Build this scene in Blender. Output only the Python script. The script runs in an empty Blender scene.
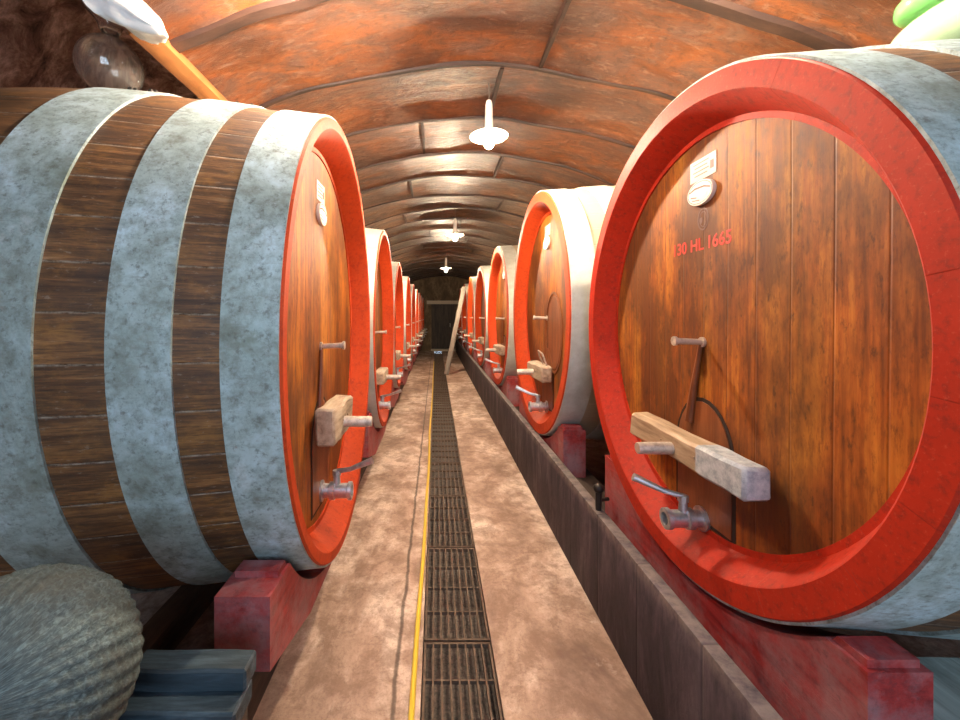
import bpy, bmesh, math, random
from mathutils import Vector, Matrix, Euler, noise as mnoise
random.seed(7)
PI = math.pi
SC = bpy.context.scene
COL = SC.collection
EYE = 1.57                      # camera height; floor is z = 0

# ------------------------------------------------------------------ nodes
class NT:
    def __init__(s, name):
        s.m = bpy.data.materials.new(name); s.m.use_nodes = True
        s.t = s.m.node_tree; s.t.nodes.clear()
        s.out = s.t.nodes.new('ShaderNodeOutputMaterial')
    def n(s, typ, **kw):
        nd = s.t.nodes.new(typ)
        for k, v in kw.items(): setattr(nd, k, v)
        return nd
    def l(s, a, b): s.t.links.new(a, b)
    def put(s, sock, v):
        if isinstance(v, bpy.types.NodeSocket): s.l(v, sock)
        elif v is not None: sock.default_value = v
    def coord(s, scale=(1, 1, 1), kind='Object', loc=None):
        tc = s.n('ShaderNodeTexCoord'); mp = s.n('ShaderNodeMapping')
        s.l(tc.outputs[kind], mp.inputs['Vector']); mp.inputs['Scale'].default_value = scale
        if loc is not None: s.put(mp.inputs['Location'], loc)
        return mp.outputs['Vector']
    def world_coord(s, scale=(1, 1, 1)):
        g = s.n('ShaderNodeNewGeometry'); mp = s.n('ShaderNodeMapping')
        s.l(g.outputs['Position'], mp.inputs['Vector']); mp.inputs['Scale'].default_value = scale
        return mp.outputs['Vector']
    def noise(s, vec, scale, detail=6, rough=.6, dist=0.0, out='Fac'):
        nd = s.n('ShaderNodeTexNoise'); s.l(vec, nd.inputs['Vector'])
        nd.inputs['Scale'].default_value = scale; nd.inputs['Detail'].default_value = detail
        nd.inputs['Roughness'].default_value = rough; nd.inputs['Distortion'].default_value = dist
        return nd.outputs[out]
    def math(s, op, a, b=None, c=None, clamp=False):
        nd = s.n('ShaderNodeMath', operation=op, use_clamp=clamp)
        s.put(nd.inputs[0], a)
        if b is not None: s.put(nd.inputs[1], b)
        if c is not None: s.put(nd.inputs[2], c)
        return nd.outputs[0]
    def ramp(s, fac, stops, interp='LINEAR'):
        nd = s.n('ShaderNodeValToRGB'); cr = nd.color_ramp; cr.interpolation = interp
        while len(cr.elements) < len(stops): cr.elements.new(.5)
        for e, (p, c) in zip(cr.elements, stops):
            e.position = p
            e.color = (c, c, c, 1) if isinstance(c, (int, float)) else (*c, 1)
        s.l(fac, nd.inputs['Fac']); return nd.outputs['Color']
    def mix(s, fac, a, b, blend='MIX'):
        nd = s.n('ShaderNodeMix', data_type='RGBA', blend_type=blend)
        s.put(nd.inputs[0], fac)
        for sock, v in ((nd.inputs[6], a), (nd.inputs[7], b)):
            if isinstance(v, tuple): v = (*v, 1)
            s.put(sock, v)
        return nd.outputs[2]
    def sep(s, vec):
        nd = s.n('ShaderNodeSeparateXYZ'); s.l(vec, nd.inputs[0]); return nd.outputs
    def comb(s, x, y, z):
        nd = s.n('ShaderNodeCombineXYZ')
        for i, v in enumerate((x, y, z)): s.put(nd.inputs[i], v)
        return nd.outputs[0]
    def rand(s): return s.n('ShaderNodeObjectInfo').outputs['Random']
    def white(s, v):
        nd = s.n('ShaderNodeTexWhiteNoise', noise_dimensions='1D'); s.put(nd.inputs['W'], v); return nd.outputs['Value']
    def done(s, col, rough=.6, metal=0.0, bump=None, bstr=.3, bdist=.01, spec=None, coat=None, emit=None, estr=0.0, trans=None, alpha=None):
        b = s.n('ShaderNodeBsdfPrincipled')
        if isinstance(col, tuple): col = (*col, 1)
        s.put(b.inputs['Base Color'], col); s.put(b.inputs['Roughness'], rough); s.put(b.inputs['Metallic'], metal)
        if spec is not None: b.inputs['Specular IOR Level'].default_value = spec
        if coat is not None:
            b.inputs['Coat Weight'].default_value = coat; b.inputs['Coat Roughness'].default_value = .25
        if trans is not None: b.inputs['Transmission Weight'].default_value = trans
        if emit is not None:
            b.inputs['Emission Color'].default_value = (*emit, 1); b.inputs['Emission Strength'].default_value = estr
        if bump is not None:
            bp = s.n('ShaderNodeBump'); bp.inputs['Strength'].default_value = bstr; bp.inputs['Distance'].default_value = bdist
            s.l(bump, bp.inputs['Height']); s.l(bp.outputs['Normal'], b.inputs['Normal'])
        s.l(b.outputs[0], s.out.inputs['Surface'])
        return s.m

M = {}
def mat_head():
    k = NT('head_wood'); v = k.coord(); x, y, z = k.sep(v); rnd = k.rand()
    yy = k.math('ADD', y, k.math('MULTIPLY', k.math('SINE', k.math('MULTIPLY', z, 3.0)), .004))
    p = k.math('MULTIPLY', k.math('ADD', yy, 2.03), 1 / .145)
    idx = k.math('FLOOR', p); fr = k.math('FRACT', p)
    pr = k.white(k.math('ADD', idx, k.math('MULTIPLY', rnd, 57)))
    gv = k.comb(k.math('MULTIPLY', rnd, 40), k.math('MULTIPLY', y, 26), k.math('ADD', k.math('MULTIPLY', z, 1.6), k.math('MULTIPLY', idx, 3.7)))
    g = k.noise(gv, 1.6, 7, .62)
    c = k.ramp(g, [(.25, (.11, .026, .005)), (.5, (.36, .098, .011)), (.75, (.56, .205, .026))])
    c = k.mix(k.math('MULTIPLY', pr, .4), c, k.mix(1, c, (.62, .50, .42), 'MULTIPLY'))
    ye = k.noise(k.comb(k.math('MULTIPLY', rnd, 23), k.math('MULTIPLY', y, 4.5), k.math('MULTIPLY', z, .7)), 1.4, 5, .6)
    c = k.mix(k.math('MULTIPLY', k.ramp(ye, [(.48, 0.0), (.64, 1.0)]), .45), c, (.62, .27, .03))
    st = k.noise(k.comb(k.math('MULTIPLY', rnd, 31), k.math('MULTIPLY', y, 1.9), k.math('MULTIPLY', z, .9)), 1.7, 6, .65)
    stm = k.ramp(st, [(.40, 0.0), (.58, 1.0)])
    c = k.mix(k.math('MULTIPLY', stm, .82), c, (.075, .022, .008))
    fs = k.noise(k.comb(k.math('MULTIPLY', rnd, 17), k.math('MULTIPLY', y, 9), k.math('MULTIPLY', z, 2.2)), 5, 7, .75)
    c = k.mix(k.math('MULTIPLY', k.ramp(fs, [(.49, 0.0), (.66, 1.0)]), .6), c, (.07, .02, .007))
    sp = k.ramp(k.noise(k.comb(k.math('MULTIPLY', rnd, 11), k.math('MULTIPLY', y, 3), k.math('MULTIPLY', z, 1.2)), 11, 4, .7), [(.58, 0.0), (.70, 1.0)])
    c = k.mix(k.math('MULTIPLY', sp, .7), c, (.05, .018, .008))
    rr = k.math('SQRT', k.math('ADD', k.math('POWER', y, 2.0), k.math('POWER', z, 2.0)))
    joint = k.ramp(fr, [(0.0, 1.0), (.035, 0.0), (.97, 0.0), (1.0, 1.0)])
    c = k.mix(k.math('MULTIPLY', joint, .35), c, (.05, .018, .008))
    h = k.math('SUBTRACT', k.math('MULTIPLY', g, .4), joint)
    return k.done(c, k.ramp(g, [(.2, .5), (.8, .68)]), bump=h, bstr=.35, bdist=.004, spec=.3)

def mat_staves(name='stave_wood', pale=False):
    k = NT(name); v = k.coord(); x, y, z = k.sep(v); rnd = k.rand()
    a = k.math('ARCTAN2', y, z)
    p = k.math('MULTIPLY', k.math('ADD', a, 4.0), 46 / (2 * PI))
    idx = k.math('FLOOR', p); fr = k.math('FRACT', p)
    pr = k.white(k.math('ADD', idx, k.math('MULTIPLY', rnd, 57)))
    gv = k.comb(k.math('MULTIPLY', x, 2.2), k.math('MULTIPLY', a, 30), k.math('MULTIPLY', pr, 9))
    g = k.noise(gv, 1.5, 8, .68, .3)
    c = k.ramp(g, [(.26, (.03, .014, .007)), (.47, (.14, .062, .022)), (.62, (.30, .135, .045)), (.8, (.46, .27, .13))])
    c = k.mix(k.math('MULTIPLY', pr, .7), c, k.mix(1, c, (.45, .42, .40), 'MULTIPLY'))
    og = k.noise(k.coord((2, 3, 3)), 3.0, 7, .7)
    c = k.mix(k.math('MULTIPLY', k.ramp(og, [(.5, 0.0), (.66, 1.0)]), .55), c, (.36, .16, .035))
    gr = k.noise(k.comb(k.math('MULTIPLY', x, 9), k.math('MULTIPLY', a, 160), 0.0), 1.2, 5, .7)
    c = k.mix(k.math('MULTIPLY', k.ramp(gr, [(.5, 0.0), (.62, 1.0)]), .6), c, (.035, .017, .010))
    d = k.noise(k.coord((1.2, 3, 3)), 2.2, 7, .7)
    c = k.mix(k.math('MULTIPLY', k.ramp(d, [(.42, 0.0), (.68, 1.0)]), .65), c, (.05, .030, .022))
    f = k.noise(k.coord((3, 9, 9)), 9, 4, .7)
    c = k.mix(k.math('MULTIPLY', k.ramp(f, [(.6, 0.0), (.78, 1.0)]), .45), c, (.42, .36, .29))
    joint = k.ramp(fr, [(0.0, 1.0), (.04, 0.0), (.97, 0.0), (1.0, 1.0)])
    jn = k.ramp(k.noise(k.comb(k.math('MULTIPLY', x, 5), idx, 0.0), 3, 5, .7), [(.42, 0.0), (.58, 1.0)])
    c = k.mix(k.math('MULTIPLY', joint, .8), c, k.mix(jn, (.03, .02, .014), (.42, .35, .27)))
    if pale: c = k.mix(.7, c, (.66, .53, .36))
    h = k.math('SUBTRACT', k.math('MULTIPLY', g, .5), joint)
    return k.done(c, .6, bump=h, bstr=.6, bdist=.006)

def mat_hoop(name='galvanised_hoop', tint=None):
    k = NT(name); rnd = k.rand()
    v = k.coord((1, 1, 1), loc=None)
    vv = k.n('ShaderNodeVectorMath', operation='ADD'); k.l(v, vv.inputs[0]); k.l(k.comb(k.math('MULTIPLY', rnd, 20), 0.0, k.math('MULTIPLY', rnd, 13)), vv.inputs[1]); v = vv.outputs[0]
    a = k.noise(v, 3.0, 9, .68, .4); b = k.noise(v, 17, 7, .75)
    c = k.ramp(a, [(.3, (.20, .235, .19)), (.5, (.40, .50, .50)), (.68, (.60, .75, .82))])
    c = k.mix(k.math('MULTIPLY', k.ramp(b, [(.43, 0.0), (.68, 1.0)]), .75), c, (.15, .165, .13))
    s = k.noise(v, 46, 4, .7)
    c = k.mix(k.math('MULTIPLY', k.ramp(s, [(.54, 0.0), (.68, 1.0)]), .65), c, (.11, .115, .095))
    st2 = k.noise(k.coord((3.0, 14, 14)), 3.2, 7, .75)
    c = k.mix(k.math('MULTIPLY', k.ramp(st2, [(.55, 0.0), (.68, 1.0)]), .45), c, (.17, .16, .12))
    w = k.noise(v, 8, 6, .7)
    c = k.mix(k.math('MULTIPLY', k.ramp(w, [(.6, 0.0), (.75, 1.0)]), .4), c, (.78, .84, .86))
    if tint: c = k.mix(.75, c, k.mix(k.ramp(a, [(.3, 0.0), (.7, 1.0)]), tuple(q * .7 for q in tint), tint))
    return k.done(c, k.ramp(b, [(.3, .42), (.7, .7)]), .15, bump=b, bstr=.25, bdist=.004)

def mat_red(name, base, dirt=.5):
    k = NT(name); v = k.coord(); rnd = k.rand()
    a = k.noise(v, 5, 8, .7); b = k.noise(v, 38, 5, .7)
    c = k.mix(k.ramp(a, [(.3, 0.0), (.7, 1.0)]), base, tuple(x * .72 for x in base))
    c = k.mix(k.math('MULTIPLY', k.ramp(b, [(.50, 0.0), (.68, 1.0)]), dirt), c, (.17, .016, .010))
    e = k.noise(v, 90, 3, .7)
    c = k.mix(k.math('MULTIPLY', k.ramp(e, [(.58, 0.0), (.70, 1.0)]), .25), c, (.62, .14, .07))
    x, y, z = k.sep(v)
    ang = k.math('MULTIPLY', k.math('ADD', k.math('ARCTAN2', y, z), 4.0), 46 / (2 * PI))
    fr = k.math('FRACT', ang)
    j = k.math('MULTIPLY', k.ramp(fr, [(0.0, 1.0), (.02, 0.0)]), k.ramp(k.white(k.math('FLOOR', ang)), [(.55, 0.0), (.7, 1.0)]))
    c = k.mix(k.math('MULTIPLY', j, .45), c, (.12, .012, .008))
    return k.done(c, .62, bump=k.math('ADD', k.math('MULTIPLY', b, .4), k.math('MULTIPLY', j, -1.0)), bstr=.3, bdist=.004, spec=.2)

def mat_worn_red():
    k = NT('worn_red_timber'); v = k.coord((1, 1, 1)); g = k.noise(k.coord((9, 1.5, 16)), 2.0, 8, .7)
    a = k.noise(v, 3.5, 9, .72); b = k.noise(v, 30, 6, .75)
    c = k.ramp(g, [(.3, (.16, .012, .014)), (.55, (.36, .028, .026)), (.8, (.46, .06, .055))])
    c = k.mix(k.math('MULTIPLY', k.ramp(a, [(.42, 0.0), (.62, 1.0)]), .75), c, (.34, .20, .21))
    c = k.mix(k.math('MULTIPLY', k.ramp(b, [(.54, 0.0), (.72, 1.0)]), .6), c, (.07, .025, .03))
    return k.done(c, .6, bump=g, bstr=.4, bdist=.005)

def mat_timber(name, dark, mid, light, sc=1.0, rough=.7, axis=1):
    k = NT(name); s = [14, 14, 14]; s[axis] = 1.6
    v = k.coord(tuple(q * sc for q in s)); rnd = k.rand()
    vv = k.n('ShaderNodeVectorMath', operation='ADD'); k.l(v, vv.inputs[0]); k.l(k.comb(k.math('MULTIPLY', rnd, 20), 0.0, 0.0), vv.inputs[1])
    g = k.noise(vv.outputs[0], 1.3, 8, .66, .2)
    c = k.ramp(g, [(.28, dark), (.5, mid), (.75, light)])
    b = k.noise(k.coord((1, 1, 1)), 7 * sc, 7, .7)
    c = k.mix(k.math('MULTIPLY', k.ramp(b, [(.5, 0.0), (.75, 1.0)]), .55), c, dark)
    return k.done(c, rough, bump=g, bstr=.5, bdist=.006)

def mat_metal(name, col, rough=.35, metal=.9):
    k = NT(name); v = k.coord(); a = k.noise(v, 28, 6, .7)
    c = k.mix(k.ramp(a, [(.45, 0.0), (.75, 1.0)]), col, tuple(q * .45 for q in col))
    return k.done(c, k.ramp(a, [(.3, rough), (.7, min(1, rough + .25))]), metal, bump=a, bstr=.1, bdist=.003)

def mat_ceiling():
    k = NT('ceiling_sheet'); v = k.world_coord((1, 1, 1)); w = k.world_coord((1.0, 2.4, 1.0))
    a = k.noise(w, 1.35, 8, .62, .8); b = k.noise(w, 3.2, 8, .7, .6); d = k.noise(v, 24, 5, .7)
    c = k.ramp(a, [(.28, (.045, .017, .011)), (.44, (.14, .045, .016)), (.58, (.26, .078, .021)), (.75, (.17, .070, .038))])
    c = k.mix(k.math('MULTIPLY', k.ramp(b, [(.44, 0.0), (.60, 1.0)]), .75), c, (.115, .066, .050))
    e = k.noise(k.world_coord((.8, 1.9, .8)), 2.1, 7, .7, 1.2)
    c = k.mix(k.math('MULTIPLY', k.ramp(e, [(.58, 0.0), (.72, 1.0)]), .45), c, (.26, .17, .13))
    c = k.mix(k.math('MULTIPLY', k.ramp(d, [(.52, 0.0), (.68, 1.0)]), .55), c, (.05, .02, .012))
    f = k.noise(k.world_coord((1.5, 4, 1.5)), 7, 7, .75, .5)
    c = k.mix(k.math('MULTIPLY', k.ramp(f, [(.54, 0.0), (.68, 1.0)]), .4), c, (.40, .26, .19))
    # sheets turn greyer and darker further down the vault
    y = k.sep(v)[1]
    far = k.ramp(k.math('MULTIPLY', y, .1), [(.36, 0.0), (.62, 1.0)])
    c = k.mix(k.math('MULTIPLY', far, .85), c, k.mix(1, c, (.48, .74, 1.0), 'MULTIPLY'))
    h = k.math('ADD', k.math('MULTIPLY', b, 1.0), k.math('MULTIPLY', d, .12))
    return k.done(c, k.ramp(b, [(.3, .36), (.7, .62)]), .05, bump=h, bstr=.5, bdist=.05, spec=.45)

def mat_rock(name, stops, sc=3.0, bd=.08):
    k = NT(name); v = k.world_coord((1, 1, .45)); a = k.noise(v, sc, 10, .72, .5); b = k.noise(v, sc * 6, 8, .75)
    c = k.ramp(a, stops); c = k.mix(k.math('MULTIPLY', k.ramp(b, [(.45, 0.0), (.7, 1.0)]), .6), c, tuple(q * .4 for q in stops[1][1]))
    h = k.math('ADD', a, k.math('MULTIPLY', b, .35))
    return k.done(c, .85, bump=h, bstr=.9, bdist=bd)

def mat_floor():
    k = NT('floor_concrete'); v = k.world_coord(); w = k.world_coord((1, .6, 1))
    a = k.noise(w, 1.5, 10, .68, .4); b = k.noise(v, 6.5, 9, .75, .3); d = k.noise(v, 45, 5, .8)
    c = k.ramp(a, [(.34, (.17, .095, .068)), (.48, (.42, .275, .205)), (.60, (.72, .56, .47))])
    c = k.mix(k.math('MULTIPLY', k.ramp(b, [(.45, 0.0), (.58, 1.0)]), .65), c, (.20, .115, .078))
    c = k.mix(k.math('MULTIPLY', k.ramp(d, [(.5, 0.0), (.72, 1.0)]), .5), c, (.15, .09, .06))
    e = k.noise(v, 3.4, 7, .75)
    c = k.mix(k.math('MULTIPLY', k.ramp(e, [(.60, 0.0), (.70, 1.0)]), .5), c, (.68, .55, .46))
    x, y, z = k.sep(v)
    wob = k.math('MULTIPLY', k.math('SUBTRACT', k.noise(k.comb(0.0, y, 0.0), 3.5, 8, .7), .5), .05)
    dx = k.math('ABSOLUTE', k.math('ADD', k.math('ADD', x, .175), wob))
    cr = k.ramp(dx, [(.0, 1.0), (.004, 1.0), (.012, 0.0)])
    c = k.mix(k.math('MULTIPLY', cr, .75), c, (.05, .032, .022))
    in_trench = k.math('LESS_THAN', z, -.02)  # below floor level, inside the drain, the colour is darker
    c = k.mix(in_trench, c, k.mix(k.ramp(d, [(.4, 0.0), (.65, 1.0)]), (.018, .013, .011), (.12, .085, .07)))
    pit = k.ramp(k.noise(v, 95, 3, .8), [(.56, 0.0), (.68, 1.0)])
    c = k.mix(k.math('MULTIPLY', pit, .45), c, (.16, .095, .07))
    h = k.math('SUBTRACT', k.math('ADD', k.math('MULTIPLY', b, .6), k.math('MULTIPLY', d, .3)), k.math('MULTIPLY', cr, 1.0))
    return k.done(c, k.ramp(b, [(.3, .55), (.7, .8)]), bump=h, bstr=.5, bdist=.012)

def mat_kerb():
    k = NT('kerb_boards'); v = k.world_coord(); w = k.world_coord((1, 5, 1.2))
    a = k.noise(w, 1.6, 9, .7, .3); b = k.noise(v, 13, 8, .75)
    c = k.ramp(a, [(.30, (.008, .006, .012)), (.48, (.034, .024, .036)), (.62, (.10, .075, .088)), (.8, (.22, .17, .16))])
    c = k.mix(k.math('MULTIPLY', k.ramp(b, [(.46, 0.0), (.7, 1.0)]), .6), c, (.035, .026, .030))
    fr = k.math('FRACT', k.math('MULTIPLY', k.math('ADD', k.sep(v)[1], 5.0), 1 / .42))
    j = k.ramp(fr, [(0.0, 1.0), (.03, 0.0), (.985, 0.0), (1.0, 1.0)])
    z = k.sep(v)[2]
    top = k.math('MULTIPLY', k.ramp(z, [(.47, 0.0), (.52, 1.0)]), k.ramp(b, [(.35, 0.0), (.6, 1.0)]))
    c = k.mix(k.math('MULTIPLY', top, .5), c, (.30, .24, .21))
    c = k.mix(k.math('MULTIPLY', j, .45), c, (.012, .009, .011))
    return k.done(c, .7, bump=k.math('SUBTRACT', b, j), bstr=.5, bdist=.01)

def mat_wicker():
    k = NT('wicker'); v = k.coord(); x, y, z = k.sep(v)
    a = k.math('ARCTAN2', y, x)
    n = k.noise(k.comb(k.math('MULTIPLY', k.math('SINE', k.math('MULTIPLY', a, 44)), .5), k.math('MULTIPLY', z, 45), k.math('MULTIPLY', a, 2.0)), 2.2, 7, .7)
    b = k.noise(v, 5.5, 6, .65)
    c = k.ramp(n, [(.3, (.010, .016, .020)), (.5, (.055, .085, .095)), (.75, (.17, .24, .26))])
    c = k.mix(k.math('MULTIPLY', k.ramp(b, [(.45, 0.0), (.66, 1.0)]), .65), c, (.055, .055, .042))
    return k.done(c, .75, bump=n, bstr=.6, bdist=.004)

def mat_glass(name, col, rough=.03):
    k = NT(name); m = k.done(col, rough, trans=1.0); return m

def plain(name, col, rough=.5, metal=0.0, **kw):
    k = NT(name); a = k.noise(k.coord(), 30, 5, .7)
    c = k.mix(k.math('MULTIPLY', k.ramp(a, [(.5, 0.0), (.75, 1.0)]), .3), col, tuple(q * .6 for q in col))
    return k.done(c, rough, metal, **kw)

M['head'] = mat_head(); M['staves'] = mat_staves(); M['hoop'] = mat_hoop(); M['hoop_pale'] = mat_hoop('pale_hoop', (.78, .72, .62)); M['staves_pale'] = mat_staves('pale_stave_wood', True)
M['red'] = mat_red('red_chime_paint', (.46, .024, .007), .7)
M['redwood'] = mat_worn_red(); M['orange'] = mat_red('orange_red_chime_paint', (.55, .058, .010), .5)
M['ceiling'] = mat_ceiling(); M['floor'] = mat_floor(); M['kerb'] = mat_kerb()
M['rock'] = mat_rock('rock', [(.36, (.05, .02, .014)), (.48, (.30, .14, .10)), (.64, (.75, .46, .36))], 5.5)
M['endwall'] = mat_rock('end_wall_stone', [(.3, (.03, .02, .012)), (.5, (.12, .075, .04)), (.72, (.28, .19, .11))], 3.0, .05)
M['beam'] = mat_timber('beam_timber', (.14, .045, .011), (.30, .105, .022), (.40, .16, .04), .8)
M['rib'] = mat_timber('rib_timber', (.014, .006, .003), (.038, .015, .008), (.085, .038, .022), .5, .6, 0)
M['bar'] = mat_timber('weathered_bar', (.15, .10, .065), (.38, .295, .21), (.58, .49, .38), 1.2)
def mat_bar_two():
    k = NT('two_tone_bar'); v = k.coord((14, 2, 14)); g = k.noise(v, 1.4, 8, .66, .2); b = k.noise(k.coord(), 26, 6, .75)
    w = k.ramp(g, [(.28, (.16, .095, .05)), (.5, (.36, .25, .155)), (.75, (.56, .45, .33))])
    p = k.ramp(b, [(.35, (.24, .27, .31)), (.55, (.44, .47, .50)), (.75, (.60, .62, .63))])
    y = k.math('ADD', k.sep(k.coord())[1], k.math('MULTIPLY', k.math('SUBTRACT', b, .5), .03))
    c = k.mix(k.ramp(k.math('ADD', k.math('MULTIPLY', y, -1.0), .0), [(.145, 0.0), (.155, 1.0)]), w, p)
    return k.done(c, .7, bump=g, bstr=.5, bdist=.005)
M['bar_two'] = mat_bar_two()
M['grey_timber'] = mat_timber('grey_timber', (.09, .10, .09), (.26, .30, .28), (.46, .52, .50), 1.0)
M['dark_timber'] = mat_timber('dark_timber', (.012, .009, .008), (.045, .028, .02), (.10, .06, .04), 1.0)
M['blue_timber'] = mat_timber('blue_black_timber', (.006, .010, .014), (.026, .045, .06), (.10, .15, .19), 1.6, .6, 0)
M['door_wood'] = mat_timber('trap_door_wood', (.06, .018, .007), (.19, .055, .016), (.30, .10, .03), .8, .45, 2)
M['groove'] = plain('groove', (.02, .009, .005), .8)
M['steel'] = mat_metal('tap_steel', (.62, .64, .68), .28)
M['iron'] = mat_metal('pale_iron', (.62, .54, .46), .45, .7)
M['rust'] = mat_metal('rusty_grate', (.13, .085, .06), .6, .45)
M['rivet'] = plain('rivet', (.03, .025, .022), .5, .6)
M['paper'] = plain('label_paper', (.62, .52, .47), .6)
M['badge'] = plain('badge_enamel', (.74, .70, .66), .35)
M['ink'] = plain('label_ink', (.14, .06, .05), .6)
M['redink'] = plain('red_stencil', (.62, .035, .02), .6)
M['hose'] = plain('yellow_hose', (.75, .50, .04), .45)
M['wicker'] = mat_wicker()
M['glass'] = NT('clear_glass').done((.98, .95, .90), .03, trans=.965)
M['green_glass'] = plain('pale_green_glass', (.50, .66, .42), .12, trans=.35)
M['lime_glass'] = plain('lime_green_glass', (.22, .62, .20), .12, trans=.35)
M['bag'] = plain('white_plastic', (.88, .85, .79), .4)
M['enamel'] = plain('white_enamel', (.85, .80, .72), .3)
M['socket'] = plain('porcelain_socket', (.72, .66, .58), .4)
M['cord'] = plain('flex_cord', (.10, .07, .05), .6)
M['bulb'] = NT('lit_bulb').done((1, .9, .7), .3, emit=(1.0, .80, .55), estr=4000)
M['bulb_near'] = NT('lit_bulb_near').done((1, .9, .7), .3, emit=(1.0, .84, .64), estr=2400)
M['plank'] = mat_timber('pale_plank', (.10, .085, .07), (.24, .20, .17), (.36, .31, .27), .8, .7, 2)
M['door_dark'] = mat_timber('old_door', (.010, .007, .006), (.035, .022, .016), (.07, .045, .03), .6, .7, 2)
M['lintel'] = plain('lintel_stone', (.42, .34, .26), .8)

M['bulb_left'] = NT('lit_bulb_left').done((1, .9, .7), .3, emit=(1.0, .82, .66), estr=2300)
# ------------------------------------------------------------------ mesh helpers
class MB:
    def __init__(s): s.b = bmesh.new(); s.mi = 0
    def _f(s, vs):
        try:
            f = s.b.faces.new(vs); f.material_index = s.mi; return f
        except ValueError: return None
    def box(s, c, d, rot=None, bev=0.0):
        g = bmesh.new(); bmesh.ops.create_cube(g, size=1.0)
        for v in g.verts: v.co = Vector((v.co.x * d[0], v.co.y * d[1], v.co.z * d[2]))
        if bev: bmesh.ops.bevel(g, geom=list(g.edges), offset=bev, segments=2, affect='EDGES', profile=.6)
        mt = Matrix.Translation(Vector(c)) @ (rot.to_matrix().to_4x4() if rot else Matrix.Identity(4))
        s.merge(g, mt)
    def merge(s, g, mt=None):
        if mt: bmesh.ops.transform(g, matrix=mt, verts=list(g.verts))
        mp = {v: s.b.verts.new(v.co) for v in g.verts}
        for f in g.faces: s._f([mp[v] for v in f.verts])
        g.free()
    def tube(s, pts, rad, seg=12, cap=True):
        pts = [Vector(p) for p in pts]; n = len(pts)
        rads = rad if isinstance(rad, (list, tuple)) else [rad] * n
        rings = []; ref = None
        for i, p in enumerate(pts):
            t = (pts[min(i + 1, n - 1)] - pts[max(i - 1, 0)]).normalized()
            if ref is None: ref = t.orthogonal().normalized()
            else: ref = (ref - t * ref.dot(t)).normalized()
            w = t.cross(ref)
            rings.append([s.b.verts.new(p + rads[i] * (math.cos(2 * PI * k / seg) * ref + math.sin(2 * PI * k / seg) * w)) for k in range(seg)])
        for i in range(n - 1):
            for k in range(seg):
                k2 = (k + 1) % seg
                s._f([rings[i][k], rings[i][k2], rings[i + 1][k2], rings[i + 1][k]])
        if cap: s._f(list(reversed(rings[0]))); s._f(rings[-1])
    def lathe(s, prof, axis='x', c=(0, 0, 0), seg=48, close=False):
        """prof: (along, radius); closed loop when close"""
        c = Vector(c); rings = []
        for a, r in prof:
            if r < 1e-6:
                rings.append([s.b.verts.new(c + s._ax(axis, a, 0, 0))]); continue
            rings.append([s.b.verts.new(c + s._ax(axis, a, r * math.cos(2 * PI * k / seg), r * math.sin(2 * PI * k / seg))) for k in range(seg)])
        m = len(rings); rng = range(m if close else m - 1)
        for i in rng:
            A, B = rings[i], rings[(i + 1) % m]
            for k in range(seg):
                k2 = (k + 1) % seg
                if len(A) == 1 and len(B) == 1: continue
                if len(A) == 1: s._f([A[0], B[k2], B[k]])
                elif len(B) == 1: s._f([A[k], A[k2], B[0]])
                else: s._f([A[k], A[k2], B[k2], B[k]])
    @staticmethod
    def _ax(axis, a, u, v):
        return Vector((a, u, v)) if axis == 'x' else Vector((u, a, v)) if axis == 'y' else Vector((u, v, a))
    def prism(s, poly, x0, x1, plane='yz'):
        """extrude a polygon: plane yz along x, plane xz along y, plane xy along z"""
        def P(a, b, t):
            return Vector((t, a, b)) if plane == 'yz' else Vector((a, t, b)) if plane == 'xz' else Vector((a, b, t))
        A = [s.b.verts.new(P(a, b, x0)) for a, b in poly]; B = [s.b.verts.new(P(a, b, x1)) for a, b in poly]
        n = len(poly)
        for i in range(n): s._f([A[i], A[(i + 1) % n], B[(i + 1) % n], B[i]])
        s._f(list(reversed(A))); s._f(B)
    def sphere(s, c, r, seg=24, rings=14):
        if not isinstance(r, (tuple, list)): r = (r, r, r)
        g = bmesh.new(); bmesh.ops.create_uvsphere(g, u_segments=seg, v_segments=rings, radius=1)
        for v in g.verts: v.co = Vector((v.co.x * r[0], v.co.y * r[1], v.co.z * r[2]))
        s.merge(g, Matrix.Translation(Vector(c)))
    def mesh(s, name, mats, smooth=35):
        bmesh.ops.recalc_face_normals(s.b, faces=list(s.b.faces))
        me = bpy.data.meshes.new(name); s.b.to_mesh(me); s.b.free()
        for m in (mats if isinstance(mats, (list, tuple)) else [mats]): me.materials.append(m)
        if smooth:
            me.polygons.foreach_set('use_smooth', [True] * len(me.polygons))
            me.set_sharp_from_angle(angle=math.radians(smooth))
        return me
    def build(s, name, mats, parent=None, smooth=35):
        o = bpy.data.objects.new(name, s.mesh(name, mats, smooth)); COL.objects.link(o)
        if parent: o.parent = parent
        return o

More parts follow.
